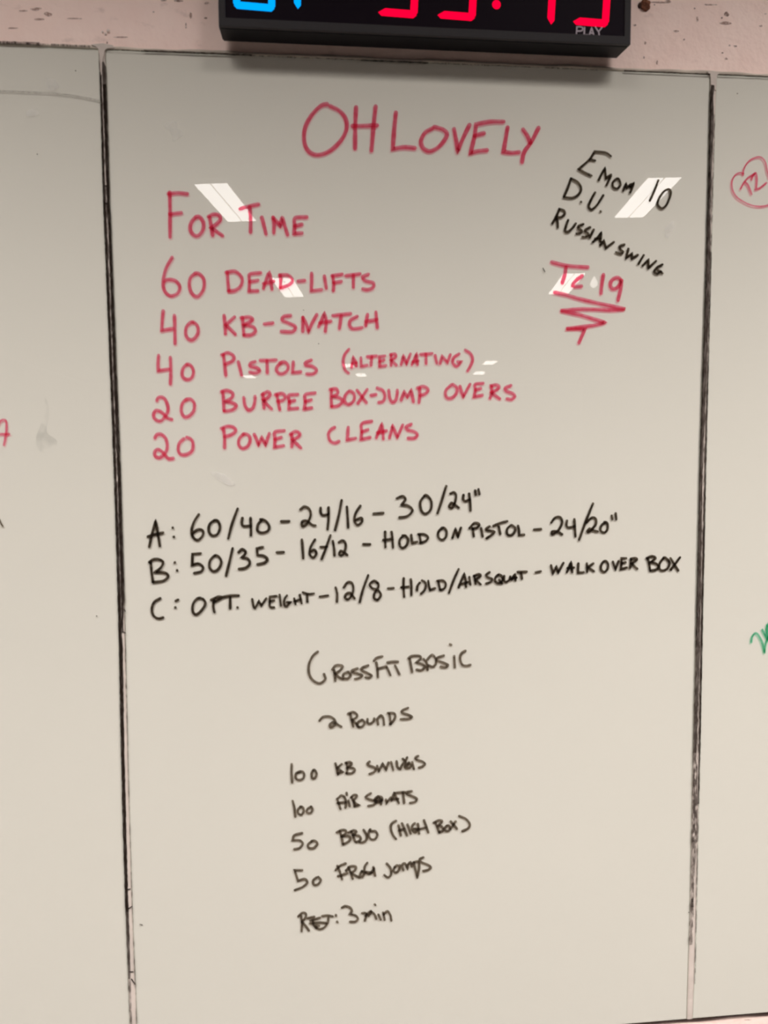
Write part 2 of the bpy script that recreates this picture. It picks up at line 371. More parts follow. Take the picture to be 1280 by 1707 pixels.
more(ln, O_C, M_RED, 5.2, 550, 560, 3.8788,
  '10,345 8,400 10,455;0,345 40,340 50,370 15,390* 65,400 80,425 50,450 10,455;120,360 95,395 98,430 125,440 155,415 155,375 125,355;175,350 235,430;240,345 180,435;265,383 298,377;305,335 340,350 355,385 345,420 315,428;380,350 385,395 400,425 425,415 435,370 435,350;460,415 480,360* 500,395* 525,350* 540,425;580,335 580,390 575,430;565,335 605,325 635,345 620,370 582,385',
  '785,315 750,350 750,390 780,402 815,375 820,335 795,312;840,325 850,360 862,392* 885,350 905,312;990,305 945,308 935,320* 940,350 932,392* 985,382;940,348 975,338;1045,325 1045,370 1035,402;1040,320 1080,315 1092,335 1045,365* 1070,385 1098,405;1170,320 1135,335 1140,355 1180,370 1195,390 1175,408 1145,405')
ln = C('red line reading 20 power cleans', M_RED, 5.4, 240, 580, 4,
  '72,600 85,578 115,575 145,605 155,660 140,700 105,730 75,720 72,690 95,675 130,700 160,735 195,735;265,605 235,635 228,680 245,708 285,708 322,680 325,630 310,605 285,595',
  '530,535 537,600 537,665;515,535 560,520 600,530 610,555 575,580 535,590;665,575 635,605 632,645 655,668 690,655 708,615 695,580 660,573;735,575 750,610 763,648* 785,595* 810,645* 835,570;935,550 880,555 868,570* 873,610 870,660* 930,650;872,608 915,595;985,575 988,620 985,658;975,575 1010,555 1040,570 1030,590 990,612* 1020,640 1045,665')
more(ln, O_C, M_RED, 5.2, 550, 560, 3.8788,
  '30,590 5,605 -10,635 0,675 30,690 58,680;118,590 115,630 112,670* 165,660;270,550 215,560 200,580* 205,620 200,668* 260,655;205,620 245,605;300,658 335,570* 342,610 345,665;305,625 365,612;385,660 405,580* 435,655* 470,575;525,570 495,585 500,605 540,615 565,635 550,658 505,660')
# black options A, B, C
WB = 4.7
ln = C('black line beginning with the letter A and a colon', M_BLACK, WB, 230, 820, 4.2667,
  '80,390 100,300 125,205* 140,290 155,385;70,318 120,302 178,290;247,255;255,320',
  '432,160 400,210 382,270 390,320 425,342 460,310 460,275 425,268 385,298;540,205 508,235 505,285 530,310 565,300 583,255 570,210 540,203;708,120 670,225 642,330;742,185 738,220 750,242 800,240;800,185 803,250 803,308;885,195 855,230 850,275 885,290 925,275 932,240 905,205 870,195',
  '1018,210 1075,208')
more(ln, O_C, M_BLACK, WB-.3, 460, 790, 3.2,
  '130,190 150,175 175,185 185,220 165,265 140,278 140,255 165,250 190,270 210,275;238,180 238,205 250,220 280,215;280,178 280,240 275,295;350,140 335,220 315,300;378,175 382,230 385,285;450,170 425,210 418,250 435,272 458,255 455,235 425,245',
  '520,212 572,208',
  '645,130 675,118 690,135 670,165* 705,170 728,195 700,225 658,232;795,115 770,150 775,195 798,212 825,190 828,145 805,115 790,118;908,65 885,140 862,210;930,105 950,98 960,115 955,150 940,180 925,175 935,155 955,165 975,180;1000,112 998,135 1010,145 1035,135;1030,105 1035,150 1037,195;1062,88 1065,112;1080,82 1085,108')
ln = C('black line beginning with the letter B and a colon', M_BLACK, WB, 230, 820, 4.2667,
  '90,495 95,560 105,635;80,500 110,480 150,480 178,500 160,540 120,570* 190,575 215,600 180,632 105,642;262,503;278,558',
  '445,437 388,442* 385,520* 430,510 462,535 450,565 400,577;545,455 512,490 510,540 540,565 575,545 592,500 575,462 545,453;673,402 650,500 627,595;715,430 740,408 765,425 755,450 735,465* 780,475 795,510 765,540 718,548;888,393 845,402* 850,450* 895,455 920,480 900,503 850,515',
  '988,430 1035,428')
more(ln, O_C, M_BLACK, WB-.3, 460, 790, 3.2,
  '138,350 142,400 145,450;208,350 185,390 180,430 200,445 215,425 205,405 182,415;290,328 265,400 243,455;238,390 272,388;303,358 310,400 312,435;335,365 355,355 370,370 370,400 355,432 338,430 345,410 365,420 380,433', '465,375 502,375')
more(ln, O_C, M_BLACK, WB-.4, 620, 850, 4.923,
  '108,178 108,240 110,305;160,180 168,240 172,308;92,248 165,238;260,210 228,245 228,290 250,312 285,290 295,245 275,212 250,210;322,205 325,240 330,272* 370,262;390,205 395,235 400,265;380,200 430,200 460,225 440,255 395,270',
  '575,150 545,180 545,225 575,245 605,225 612,180 595,150 570,150;660,230 685,155* 705,222* 730,145',
  '825,150 835,215;800,150 840,108 878,115 870,140 825,155;895,150 908,218;965,135 940,150 935,165 975,170 1005,180 975,210 940,232;995,132 1050,108 1110,92;1040,135 1052,198;1140,125 1110,155 1108,195 1135,208 1165,190 1175,150 1150,125;1198,130 1205,165 1208,205* 1248,203')
more(ln, O_C, M_BLACK, WB-.4, 740, 840, 3.0476, '458,130 493,128',
  '545,95 565,70 590,68 600,95 580,135 550,155 550,140 575,140 600,155;625,85 622,110 635,120 665,112;662,78 665,130 668,165;757,-2 720,90 687,182;725,95 750,70 770,75 770,105 740,140 728,140 740,125 760,135 780,140;820,95 800,110 795,135 815,145 830,130 830,100 815,92;852,60 855,78;872,48 875,78')
ln = C('black line beginning with the letter C and a colon', M_BLACK, WB, 230, 820, 4.2667,
  '158,757 115,785 98,835 110,880 145,900 178,893;268,775 285,767;265,822',
  '430,755 395,790 388,845 410,872 445,850 478,800 465,765 430,755;540,770 535,815 543,855;520,768 575,745 592,755 540,785;605,748 660,738 715,737;655,748 655,790 655,828;708,822')
more(ln, O_C, M_BLACK, 4.0, 400, 960, 4.923,
  '100,190 112,255 125,265* 155,205* 175,245* 215,185;300,165 245,170* 245,250 280,258;245,210 280,200;325,155 335,245;385,160 365,190 362,235 380,250 415,215* 385,215;445,185 455,232;490,155 505,225;445,210 500,190;515,135 560,148 605,145;550,148 552,212',
  '655,170 722,160')
more(ln, O_C, M_BLACK, 4.2, 400, 960, 4.923,
  '785,95 797,150 795,212;852,95 880,55 915,55 930,100 920,150 890,190 862,180 870,150 905,140 940,185;1052,-5 1010,110 982,215;1130,60 1100,40 1065,70 1085,100 1130,115 1155,155 1130,195 1100,180 1105,140 1135,90 1130,55', '1215,102 1260,100')
more(ln, O_C, M_BLACK, 4.2, 650, 930, 5.333,
  '122,180 120,260 126,345;185,190 190,260 190,330;100,262 165,255;240,290 245,250 265,220;285,200 310,215 318,250 305,290 275,318;340,205 345,240 355,285* 400,270;430,205 435,240 445,280;420,205 470,200 495,230 485,270 445,285;610,100 565,200 525,310',
  '610,262 660,140* 672,200 675,258;625,235 690,215;705,170 715,238;750,160 760,230;745,160 790,145 805,160 760,195* 785,215 805,235',
  '885,128 855,150 865,170 905,185 900,210 855,228;965,150 935,180 940,215 970,225 1000,200 995,165 965,148;970,195 995,228;1015,160 1015,200 1030,215 1060,195 1070,165;1080,195 1110,150 1115,200;1085,180 1125,175;1135,125 1215,122;1165,128 1172,185')
more(ln, O_C, M_BLACK, 4.0, 740, 840, 3.0476, '465,348 492,342')
more(ln, O_C, M_BLACK, 4.2, 900, 910, 5.12,
  '95,165 110,238* 140,175* 155,228* 200,145;230,225 265,140* 270,180 275,225;235,190 290,185;328,150 325,190 325,228* 372,225;400,150 402,185 402,222;455,150 405,185* 435,200 460,215',
  '550,130 522,165 522,205 550,222 578,195 580,150 555,128;622,135 645,202* 670,130;735,105 695,105* 695,150 690,198* 740,185;695,148 730,140;775,110 775,150 768,190;775,110 815,105 825,120 780,150* 830,195',
  '920,105 930,150 940,210;910,105 955,88 985,105 940,140* 990,150 1012,180 985,205 940,210;1055,105 1022,150 1020,195 1050,210 1090,190 1105,145 1080,110 1055,100;1115,105 1180,210;1195,98 1115,205')
# the lower, thinner block
ln = C('thin black heading above the line about rounds', M_FADE, 4.5, 490, 1060, 4,
  '158,105 125,135 100,190 100,250 125,295 170,315 208,290 200,255')
more(ln, O_C, M_FADE, 4.4, 550, 1080, 5.12,
  '35,190 40,230 45,280;20,185 50,150 100,150 105,170 70,205 40,215* 75,250 110,265;150,205 115,225 115,255 150,262 175,235 160,205;235,175 195,190 190,205 240,220 275,235 255,255 215,265;325,150 275,170 270,190 320,215 355,235 335,255 305,250;395,125 405,190 408,250;375,110 400,85 445,72;408,178 480,158;485,165 515,232;490,125 535,118 580,118;555,150 592,225',
  '680,95 690,150 700,205;670,90 700,70 760,68 775,90 735,125* 790,140 808,165 780,190 740,185;798,95 825,130 832,188;830,100 870,60 900,90 905,130 880,160 840,150;970,65 915,85 915,105 965,125 1005,145 985,165 945,160;1060,70 1065,165;1024,-31 1034,-27;1155,25 1120,50 1110,100 1130,145 1165,152 1198,145')
C('thin black line reading 2 rounds', M_FADE, 4.3, 490, 1060, 4,
  '170,565 195,540 240,538 270,560 275,590 245,610 240,590 265,575 290,590 315,605',
  '375,520 385,565 395,605;360,520 395,508 420,525 415,545 385,560* 410,580 430,605;455,560 425,580 425,605 455,605 470,580 455,560;490,555 490,580 510,585 530,570 535,550;560,590 555,555* 580,530 595,550 600,592;635,515 640,550 645,588;625,515 665,515 675,540 660,570 640,588;760,480 725,495 720,512 760,525 785,540 765,552 712,555')
ln = C('thin black line reading 100 kb swings', M_FADE, 4.2, 460, 1240, 4.571,
  '120,155 118,220 123,295;185,210 155,225 150,260 175,275 205,265 215,235 200,210 165,220;285,200 272,225 275,260 295,262 308,235 300,205 285,198')
more(ln, O_C, M_FADE, 4.3, 540, 1250, 7.111,
  '135,160 150,220 165,290;210,170 155,215* 220,260* 165,280;265,155 275,210 270,275;255,155 310,145 325,170 275,210* 345,215 365,245 330,275 265,280',
  '540,140 515,165 530,185 590,205 615,230 590,265 540,285;630,190 650,255* 695,165* 735,235* 765,150;795,145 820,238;860,135 870,205 905,225* 935,160;935,105 960,145* 985,90;1010,150 965,175 965,215 1010,215 1035,185 1010,165 985,190;1045,145 1065,225;1115,72 1085,90 1095,115 1160,135 1195,165 1170,195 1125,210')
ln = C('thin black line reading 100 air squats', M_FADE, 4.2, 460, 1240, 4.571,
  '127,435 140,490 147,555;190,480 168,500 170,530 195,540 210,515 205,485 185,478;265,480 238,500 238,525 265,525 278,500 265,478')
more(ln, O_C, M_FADE, 4.3, 540, 1250, 7.111,
  '155,580 195,700;170,570 205,540 240,560 260,620 255,685;160,630 255,620;290,600 305,668;267,510 270,535;325,560 350,610 360,670;320,565 350,535 385,535 385,560 345,600* 380,640 415,655* 365,665',
  '555,515 505,545 500,570 570,595 620,610 590,650 525,665;640,550 605,580 610,615 650,620 690,595 680,560 640,555 620,590 660,600 660,575;680,590 675,645;735,590 740,635* 790,565;800,600 830,515* 860,570 885,630;805,585 880,580;845,510 955,500;935,505 950,630;1040,490 985,500 980,520 1060,555 1100,580 1080,615 1020,628')
ln = C('thin black line ending with high box in brackets', M_FADE, 4.3, 460, 1360, 3.5556,
  '155,102 110,115 98,145* 140,145 158,165 140,190 108,198;215,150 190,170 195,190 225,190 245,165 230,148 210,150')
more(ln, O_C, M_FADE, 4.3, 540, 1350, 4.923,
  '130,175 145,225 155,285;105,185 145,165 180,170 175,195 145,215* 205,215 215,245 185,270 155,282;225,180 240,220 255,260;200,185 245,168 265,180 240,205* 290,215 300,245 265,265;325,165 350,210 345,250 315,268 290,265;375,165 365,205 385,240 420,238 438,205 420,175 385,175 380,160',
  '590,90 555,115 548,155 565,205 590,238;610,125 630,210;640,110 680,210;615,170 660,155;685,120 710,195;745,110 725,130 725,165 750,185 765,155* 740,155;770,115 780,195;820,85 855,185;775,160 835,145',
  '915,105 930,145 945,185;900,105 945,85 970,95 935,130* 970,140 975,170 945,185;1010,130 990,155 1005,175 1030,165 1030,135 1010,128;1040,95 1090,155;1080,95 1040,155;1110,50 1165,75 1195,115 1185,150 1135,175')
ln = C('thin black line reading 50 frog jumps', M_FADE, 4.3, 460, 1360, 3.5556,
  '155,322 110,322* 130,385* 170,375 185,395 160,420 112,440;240,365 220,385 225,408 250,405 265,380 250,362')
more(ln, O_C, M_FADE, 4.3, 540, 1350, 4.923,
  '110,460 130,510 148,570;95,495 130,460 178,440;115,545 190,520;200,470 220,520 235,565;180,500 215,465 260,465 255,495 220,515* 260,540 290,555;310,505 295,540 315,550 330,520 310,503;355,435 335,465 335,505 370,525 400,500 410,480;345,510 395,515;405,470 418,540',
  '515,440 545,480 550,530 525,555 495,535;580,470 570,500 590,515 615,495 620,455;580,470 600,455;650,495 640,455 665,440 685,485* 690,450 710,430 720,465;735,430 765,555;740,430 775,425 780,470 770,540;815,390 785,405 800,430 850,450 875,470 860,490 815,502')
C('thin black line at the bottom reading rest 3 min', M_FADE, 4.2, 480, 1480, 6.4,
  '140,300 148,380 145,462;110,305 150,268 185,270 190,310 150,365* 190,410 222,455;210,325 280,308;240,350 340,318;235,380 330,370 410,375;265,345 270,390 300,430;430,320 425,370 390,420 340,440 300,425;300,400 330,405;365,302 420,295 475,305;510,290 512,300;523,360 528,368',
  '575,212 610,195 660,210 680,245 660,280* 720,295 745,330 720,360 662,362',
  '790,270 835,275 820,350;825,300 870,255 890,255 860,300;880,250 920,280 940,330;965,285 988,338;926,176 930,182;1015,265 1030,340;1020,285 1060,250 1090,290 1102,348')
# side boards
words(B_R, O_R, 'red number inside a wobbly red ring', M_RED, 3.2, 1200, 240, 14.225,
  '490,1065 575,905 680,790 760,740 840,690;600,910 670,980 750,1190;750,850 780,760 850,690 875,850 860,1040;840,1080 950,1040 1100,920')
words(B_R, O_R, 'wobbly red ring', M_RED, 2.6, 1200, 240, 14.225,
  '550,740 560,620 620,490 720,380 860,315 960,310 1040,370 1090,480 1120,640 1180,800;560,700 460,685 370,730 300,840 280,960 310,1120 400,1260 560,1370 740,1450 950,1480 1180,1440 1400,1350', kind='handwritten_ring')
words(B_R, O_R, 'green scribble', M_GREEN, 3.4, 1220, 1020, 18.97,
  '610,960 640,790 720,680 790,680 870,790 960,980 1030,1290;1030,1250 1070,1000 1150,800 1250,600;960,560 1030,700 1160,920 1300,1000;1180,330 1090,560 1130,800;1100,420 1180,700 1260,900')
words(B_L, O_L, 'red letter at the left edge of the picture', M_RED, 3.8, 0, 680, 4.877, '-20,150 0,110 30,95 50,115 50,200 32,300;-20,212 75,212')
words(B_L, O_L, 'black tick at the left edge of the picture', M_FADE, 3.0, 0, 680, 4.877, '-10,900 8,940 22,962')
def mark(brd, org, name, mat, width, *sts):
    V, F = [], []
    for st in sts:
        V, F = [], []; ribbon(spline(parse(st)), width, V, F, org, -.00012); obj(name, V, F, mat, brd)
mark(B_L, O_L, 'scratch', M_SCRATCH, 3.0, '-20,151 30,153 90,156 130,161 166,168')
mark(B_L, O_L, 'ink_speck', M_BLACK, 2.0, '126,118', '161,1027', '62,257')
mark(B_C, O_C, 'ink_speck', M_BLACK, 1.6, '905,447 908,453', '506,517', '233,1541 237,1542', '1148,1521', '531,573')
mark(B_R, O_R, 'ink_speck', M_FADE, 2.2, '1229,156')
def blob(brd, org, name, mat, pts, layer=.00005):
    P = spline([(x, y, False) for x, y in pts+[pts[0]]], 4)
    return obj(name, [at(v.x, v.y, -layer)-org for v in P], [list(range(len(P)))[::-1]], mat, brd)
blob(B_L, O_L, 'smudge_reflection_patch', M_SMEAR, [(55, 665), (75, 662), (82, 690), (78, 720), (95, 735), (88, 755), (66, 752), (60, 730), (68, 700)])
blob(B_L, O_L, 'smudge_reflection_patch', M_FILM, [(78, 130), (92, 134), (98, 146), (84, 152), (76, 142)])  # faint room reflections, painted as pale film here and in the next
blob(B_L, O_L, 'smudge_reflection_patch', M_FILM, [(44, 186), (60, 182), (66, 190), (46, 194)])
blob(B_C, O_C, 'smudge_reflection_patch', M_FILM, [(272, 208), (284, 203), (294, 203), (296, 214), (306, 222), (296, 232), (288, 236), (284, 222)])
blob(B_C, O_C, 'smudge_reflection_patch', M_FILM, [(1110, 378), (1123, 368), (1122, 384), (1112, 398), (1107, 388)])  # dim object's reflection, painted on the pane as a pale patch
blob(B_C, O_C, 'smudge_reflection_patch', M_FILM, [(350, 786), (372, 790), (392, 806), (384, 810), (362, 798)])

# ------------------------------------------------------------------ sealant joints and their dirt
def joint(name, Ls, Rs, over=0):
    pts = [at(x, y) for x, y in Ls] + [at(x, y) for x, y in Rs][::-1]
    n = len(Ls); V = []
    for (a, b) in zip(Ls, Rs):                    # shallow rounded bead, a little proud in the middle
        for k, (t, yy) in enumerate([(0, .0042), (.02, .0006), (.28, .0001), (.5, -.0002), (.72, .0001), (.98, .0006), (1, .0042)]):
            P = at(a[0]+(b[0]-a[0])*t, a[1]+(b[1]-a[1])*t); P.y = yy; V.append(P)
    F = [[7*i+k, 7*i+k+1, 7*i+k+8, 7*i+k+7] for i in range(n-1) for k in range(6)]
    o = obj(name, V, [f[::-1] for f in F], M_CAULK, smooth=True)
    return struct(o)
sl = lambda L, d: [(x+d, y) for x, y in L]
T1 = joint('trim_1', sl(J1L, .25), sl(J1R, -.25))
T2 = joint('trim_2', sl(J2L, .25), sl(J2R, -.25))
def band(parent, rows, mat, wob=.35, name='grime_streak', y=-.0006):
    """dirt along a joint: rows of (y, xl, xr) in the picture, laid on the bead"""
    V, F = [], []; R = []
    for a, b in zip(rows, rows[1:]):
        k = max(1, int(abs(b[0]-a[0])/5))
        for j in range(k):
            t = j/k; R.append([a[i]+(b[i]-a[i])*t for i in range(3)])
    R.append(list(rows[-1]))
    for i, (yy, l, r) in enumerate(R):
        e = wob
        V += [at(l+random.uniform(-e, e), yy, y), at(r+random.uniform(-e, e), yy, y)]
    for i in range(len(R)-1): F.append([2*i, 2*i+2, 2*i+3, 2*i+1])
    return obj(name, V, F, mat, parent)
band(T1, [(88, 164.5, 165.5), (100, 164.2, 166.5), (110, 164.6, 166.8), (130, 165.5, 168.2)], M_GRIMEL)
band(T1, [(120, 165.5, 168.5), (140, 166.3, 169.3), (300, 170.5, 174.5), (340, 171.6, 176), (380, 173.4, 177.6), (700, 186.2, 190.8), (740, 187.5, 192.2), (780, 189.2, 193.5), (1000, 196, 201.3), (1040, 197, 202), (1080, 198, 204.5), (1260, 201.3, 207.3), (1300, 202.5, 208.6), (1340, 203.4, 209.4), (1480, 207.5, 213), (1520, 208.9, 214.4)], M_GRIME)
band(T1, [(1520, 208.9, 214.4), (1560, 210.5, 215.8), (1632, 213.5, 217.3)], M_GRIMEM)
band(T1, [(1632, 213, 217.5), (1660, 213.6, 218.3), (1690, 215.3, 219.5), (1707, 216.2, 220), (1776, 219, 223)], M_GRIMEL)
band(T1, [(103, 170, 172.6), (112, 170.2, 176.8), (140, 170.8, 177.2)], M_GRIMEM)
band(T1, [(140, 170.8, 177.2), (300, 177, 182), (340, 178, 183), (380, 180.3, 185.2), (700, 192.2, 197.8), (740, 193.5, 199.4), (780, 195.3, 201), (990, 201.6, 207.5), (1004, 202, 206.6), (1040, 202.6, 205), (1055, 203.3, 205.4)], M_GRIME)
band(T1, [(160, 168.2, 170.9), (700, 190.8, 192.2), (1000, 201.3, 202)], M_GRIMEL)
band(T1, [(990, 206.8, 208.2), (1080, 208, 209.6), (1300, 213.4, 214.8), (1520, 220, 221.5), (1667, 226, 227.5), (1776, 229.6, 231)], M_GRIMEL)
for (x0, y0, x1, y1) in [(205, 1053, 209, 1055.5), (207.5, 1016, 208.5, 1019), (213, 1483, 217, 1482), (214, 1515, 220, 1511), (216, 1620, 222, 1620), (219, 1632, 225, 1641), (175, 309.5, 178, 310), (175, 338.5, 178, 339.5)]:
    V, F = [], []; ribbon(spline([(x0, y0, 0), (x1, y1, 0)]), 1.8, V, F, Vector(), -.0009); obj('grime_streak', V, F, M_GRIME, T1)
band(T2, [(141, 1185.6, 1191), (160, 1183.5, 1189), (190, 1183, 1189.6), (350, 1179.2, 1184), (390, 1178.2, 1184), (430, 1176.6, 1184), (700, 1168.3, 1174.5), (780, 1166.2, 1171.5), (1000, 1161, 1168), (1080, 1159, 1166.5), (1255, 1155, 1161)], M_GRIMEM)
band(T2, [(150, 1183.4, 1186), (300, 1180, 1183), (430, 1176.6, 1178.6), (700, 1168, 1170.4), (780, 1166, 1167.6), (1080, 1159, 1161)], M_GRIME)
band(T2, [(190, 1189.6, 1192.5), (350, 1184.4, 1188), (390, 1184, 1187), (430, 1184, 1186), (600, 1177, 1181.5), (700, 1174.5, 1178), (1000, 1168, 1170), (1255, 1161, 1165)], M_GRIMEL)
band(T2, [(420, 1184.6, 1186.3), (600, 1179.6, 1181.7), (700, 1176.8, 1179), (780, 1175, 1177.3), (1000, 1169.4, 1172.5), (1080, 1168, 1170.9), (1255, 1165, 1167.3), (1300, 1164, 1166.2), (1340, 1163.2, 1165.3)], M_GRIME)
band(T2, [(1340, 1163.2, 1165.2), (1500, 1160, 1162), (1560, 1159, 1160.8), (1640, 1157, 1158.6)], M_GRIMEL)
band(T2, [(1255, 1155, 1163), (1400, 1152.5, 1161), (1480, 1150.6, 1157.5), (1520, 1150, 1156), (1575, 1148, 1154)], M_GRIMEL)
band(T2, [(1255, 1155, 1163), (1330, 1153.6, 1162.5), (1404, 1152.2, 1163.6)], M_GRIMEL)
band(T2, [(1498, 1152, 1156), (1512, 1150.2, 1156.4)], M_GRIMEM)
# the bead along the top edge of the three panes, painted over in places
def bead(name, rows, mat, z_out=.0016):
    V = []
    for (x, yt, yb) in rows:
        for t, yy in [(0, WY), (.08, WY-.0022), (.3, WY-.0035), (.6, WY-.005-z_out*.2), (.9, .0006), (1, .0045)]:
            P = at(x, yt+(yb-yt)*t); P.y = yy; V.append(P)
    n = len(rows)
    F = [[6*i+k, 6*i+6+k, 6*i+7+k, 6*i+1+k] for i in range(n-1) for k in range(5)]
    return struct(obj(name, V, [f[::-1] for f in F], mat, smooth=True))
def toprow(x): return 75+(x/1280)*(127.6-75) - (1.2 if 100 < x < 400 else 0)*0
rows = []
x = -260
while x <= 1540:
    yb = 74.6+.0413*x + (.3*math.sin(x*.05)); yt = yb-8.2+1.1*math.sin(x*.031)+.6*math.sin(x*.11+1)
    rows.append((x, yt, yb+.8)); x += 12
T3 = bead('trim_3', rows, M_CAULKD)
def hband(parent, x0, x1, off0, off1, mat, y=-.0008, wob=.5):
    V, F = [], []; xs = []
    x = x0
    while x <= x1: xs.append(x); x += 6
    for x in xs:
        b = 74.6+.0413*x
        V += [at(x, b+off0+random.uniform(-wob, wob), y), at(x, b+off1+random.uniform(-wob, wob), y)]
    for i in range(len(xs)-1): F.append([2*i, 2*i+1, 2*i+3, 2*i+2])
    return obj('grime_streak', V, F, mat, parent)
hband(T3, -120, 66, -6.5, -1.2, M_GRIMEM)
hband(T3, 60, 150, -5.5, -1.5, M_GRIMEL)
hband(T3, 176, 380, -.2, 1.8, M_GRIMEL)
hband(T3, 240, 420, -1.5, 1.6, M_GRIMEM)
hband(T3, 600, 716, -.5, 2.2, M_GRIME)
hband(T3, 420, 1000, -.2, 1.6, M_GRIMEL)
hband(T3, 1040, 1186, -.6, 1.8, M_GRIMEM)
hband(T3, 1196, 1300, -.6, 1.3, M_GRIMEM)
# cream sealant smeared into the two top corners
def corner(pts, name='sealant_smear'):
    P = [at(x, y, -.0007) for x, y in pts]
    n = len(P); V = P+[v+Vector((0, .003, 0)) for v in P]
    return obj(name, V, [list(range(n))[::-1]]+[[i, (i+1) % n, (i+1) % n+n, i+n] for i in range(n)], M_CAULK, T3)
corner([(152, 74), (160, 77.5), (164, 82), (166, 92), (167.4, 110), (167.8, 124), (170, 124), (170, 104), (173, 92), (174.2, 84), (178, 80.5), (190, 79.5), (188, 75.5), (172, 72)])
corner([(1178, 119), (1183, 123), (1184.6, 129), (1185, 141), (1190.5, 142), (1191, 150), (1193.8, 150), (1194.5, 138), (1194.8, 127), (1199, 122), (1196, 120)])
# dark open gap under the panes, where the wall starts again
V = []; rows = []
x = -260
GB = lambda x: 1794.3-.0822*x + .6*math.sin(x*.06)
while x <= 1540: rows.append(x); x += 14
for x in rows:
    h = 2.7+.8*math.sin(x*.045)
    V += [at(x, GB(x), .0047), at(x, GB(x), .0010), at(x, GB(x)+h, .0044), at(x, GB(x)+h, WY)]
F = [[4*i+k, 4*i+k+1, 4*i+k+5, 4*i+k+4] for i in range(len(rows)-1) for k in range(3)]
struct(obj('trim_4', V, F, M_DARKGAP))

# ------------------------------------------------------------------ marks on the bare wall
def wblob(mat, pts, name='paint_chip', y=WY-.0002):
    P = spline([(x, y_, False) for x, y_ in pts+[pts[0]]], 1.2)
    return obj(name, [at(v.x, v.y, y) for v in P], [list(range(len(P)))[::-1]], mat, wall)
def wob(cx, cy, rx, ry, mat, k=8, name='paint_chip'):
    a0 = random.uniform(0, 6)
    return wblob(mat, [(cx+rx*math.cos(a0+6.2832*i/k)*random.uniform(.6, 1.25), cy+ry*math.sin(a0+6.2832*i/k)*random.uniform(.6, 1.25)) for i in range(k)], name)
for a in [(1211, 24, 4.5, 4, M_CHIP), (1203, 30, 2, 2, M_CHIP), (1209, 39, 9, 3.5, M_CHIPL), (1157.5, 14, 1.6, 1.6, M_CHIP), (1162, 32, 2.5, 5, M_CHIPL), (1126, 52, 6, 2, M_CHIPL), (1140, 66, 1.6, 1.6, M_CHIP), (1216, 76, 1.8, 1.5, M_CHIP), (1225.5, 77, 2.6, 2, M_CHIP), (1204, 88, 1.8, 1.6, M_CHIP), (1210, 98, 3, 2, M_CHIPL), (1095, 105, 2, 4, M_CHIPL), (1073, 96, 1.5, 2, M_CHIPL), (1113, 2, 5, 3, M_CHIPL), (1091, 8, 1.6, 1.4, M_CHIP), (1075, 72, 2, 3, M_CHIPL), (1184, 8, 14, 1.2, M_CHIPL), (1100, 4, 16, 1.4, M_CHIPL), (1058, 42, 3, 2, M_CHIPL), (1268, 43, 2.4, 1.6, M_CHIPL), (1276, 23, 2, 1.4, M_CHIPL),
          (60, 15, 9, 2.5, M_CHIPL), (80, 24, 6, 4, M_CHIPL), (66, 32, 8, 2.5, M_CHIPL), (125, 31, 14, 1.2, M_CHIPL), (38, 18, 8, 1.6, M_CHIPL), (20, 47, 10, 1.2, M_CHIPL), (178.5, 71, 1.3, 2, M_CHIP), (310, 43, 1.6, 5, M_CHIPL), (318, 25, 3, 5, M_CHIPL), (343, 30, 3, 1.6, M_CHIPL), (296, 1, 9, 2, M_CHIP), (344, 5, 4, 2, M_CHIPL), (272, 1, 5, 1.4, M_CHIPL), (256, 20, 1.4, 1.4, M_CHIPL), (200, 62, 12, 1, M_CHIPL), (1246, 1700, 6, 1, M_CHIPL)]:
    wob(*a)
# two tiny shiny drops of clear glue above the left joint
bm = bmesh.new()
for (px, py, r) in [(180.5, 52, .0016), (171, 53.5, .0010), (176, 56.5, .0012)]:
    c = at(px, py, WY-.0004)
    bmesh.ops.create_uvsphere(bm, u_segments=10, v_segments=6, radius=r, matrix=Matrix.Translation(c))
from_bm('glue_drop', bm, plain('clear_glue', (.80, .70, .66), .08, spec=1.0), wall, True)

# ------------------------------------------------------------------ rusty bolt
c = at(1075, 9, WY)
bt = empty('rusty_bolt', c); tag(bt, 'small round rusty bolt head in the wall at the right of the timer', 'bolt')
bm = bmesh.new()
bmesh.ops.create_icosphere(bm, subdivisions=3, radius=.0050)
for v in bm.verts:
    k = 1+.16*math.sin(v.co.x*900+1)*math.cos(v.co.z*1100)+.10*math.sin(v.co.y*1700+v.co.x*600)+random.uniform(-.06, .06)
    v.co *= k; v.co.y = v.co.y*.7-.0005; v.co.z *= 1.1
from_bm('bolt_head', bm, M_RUST, bt)
bm = bmesh.new()
bmesh.ops.create_icosphere(bm, subdivisions=2, radius=.0030)
for v in bm.verts:
    v.co *= random.uniform(.8, 1.15); v.co.y = v.co.y*.5-.0004; v.co.x -= .0052; v.co.z -= .0006
from_bm('rust_flake', bm, M_RUSTD, bt)

# ------------------------------------------------------------------ LED timer on the wall
YF, YB = -.030, -.0030                          # front lip and back of the case
a, b = at(364, 42, YF), at(1051.5, 76, YF)
CX0, CX1 = a.x, b.x; CZ0 = (a.z+b.z)/2; CH = .108
ccx = (CX0+CX1)/2
clk = empty('led_timer', (ccx, YB, CZ0))
tag(clk, 'black digital wall timer with blue and red glowing digits above the middle board', 'timer')
co = Vector((ccx, YB, CZ0))
LIP = .0075
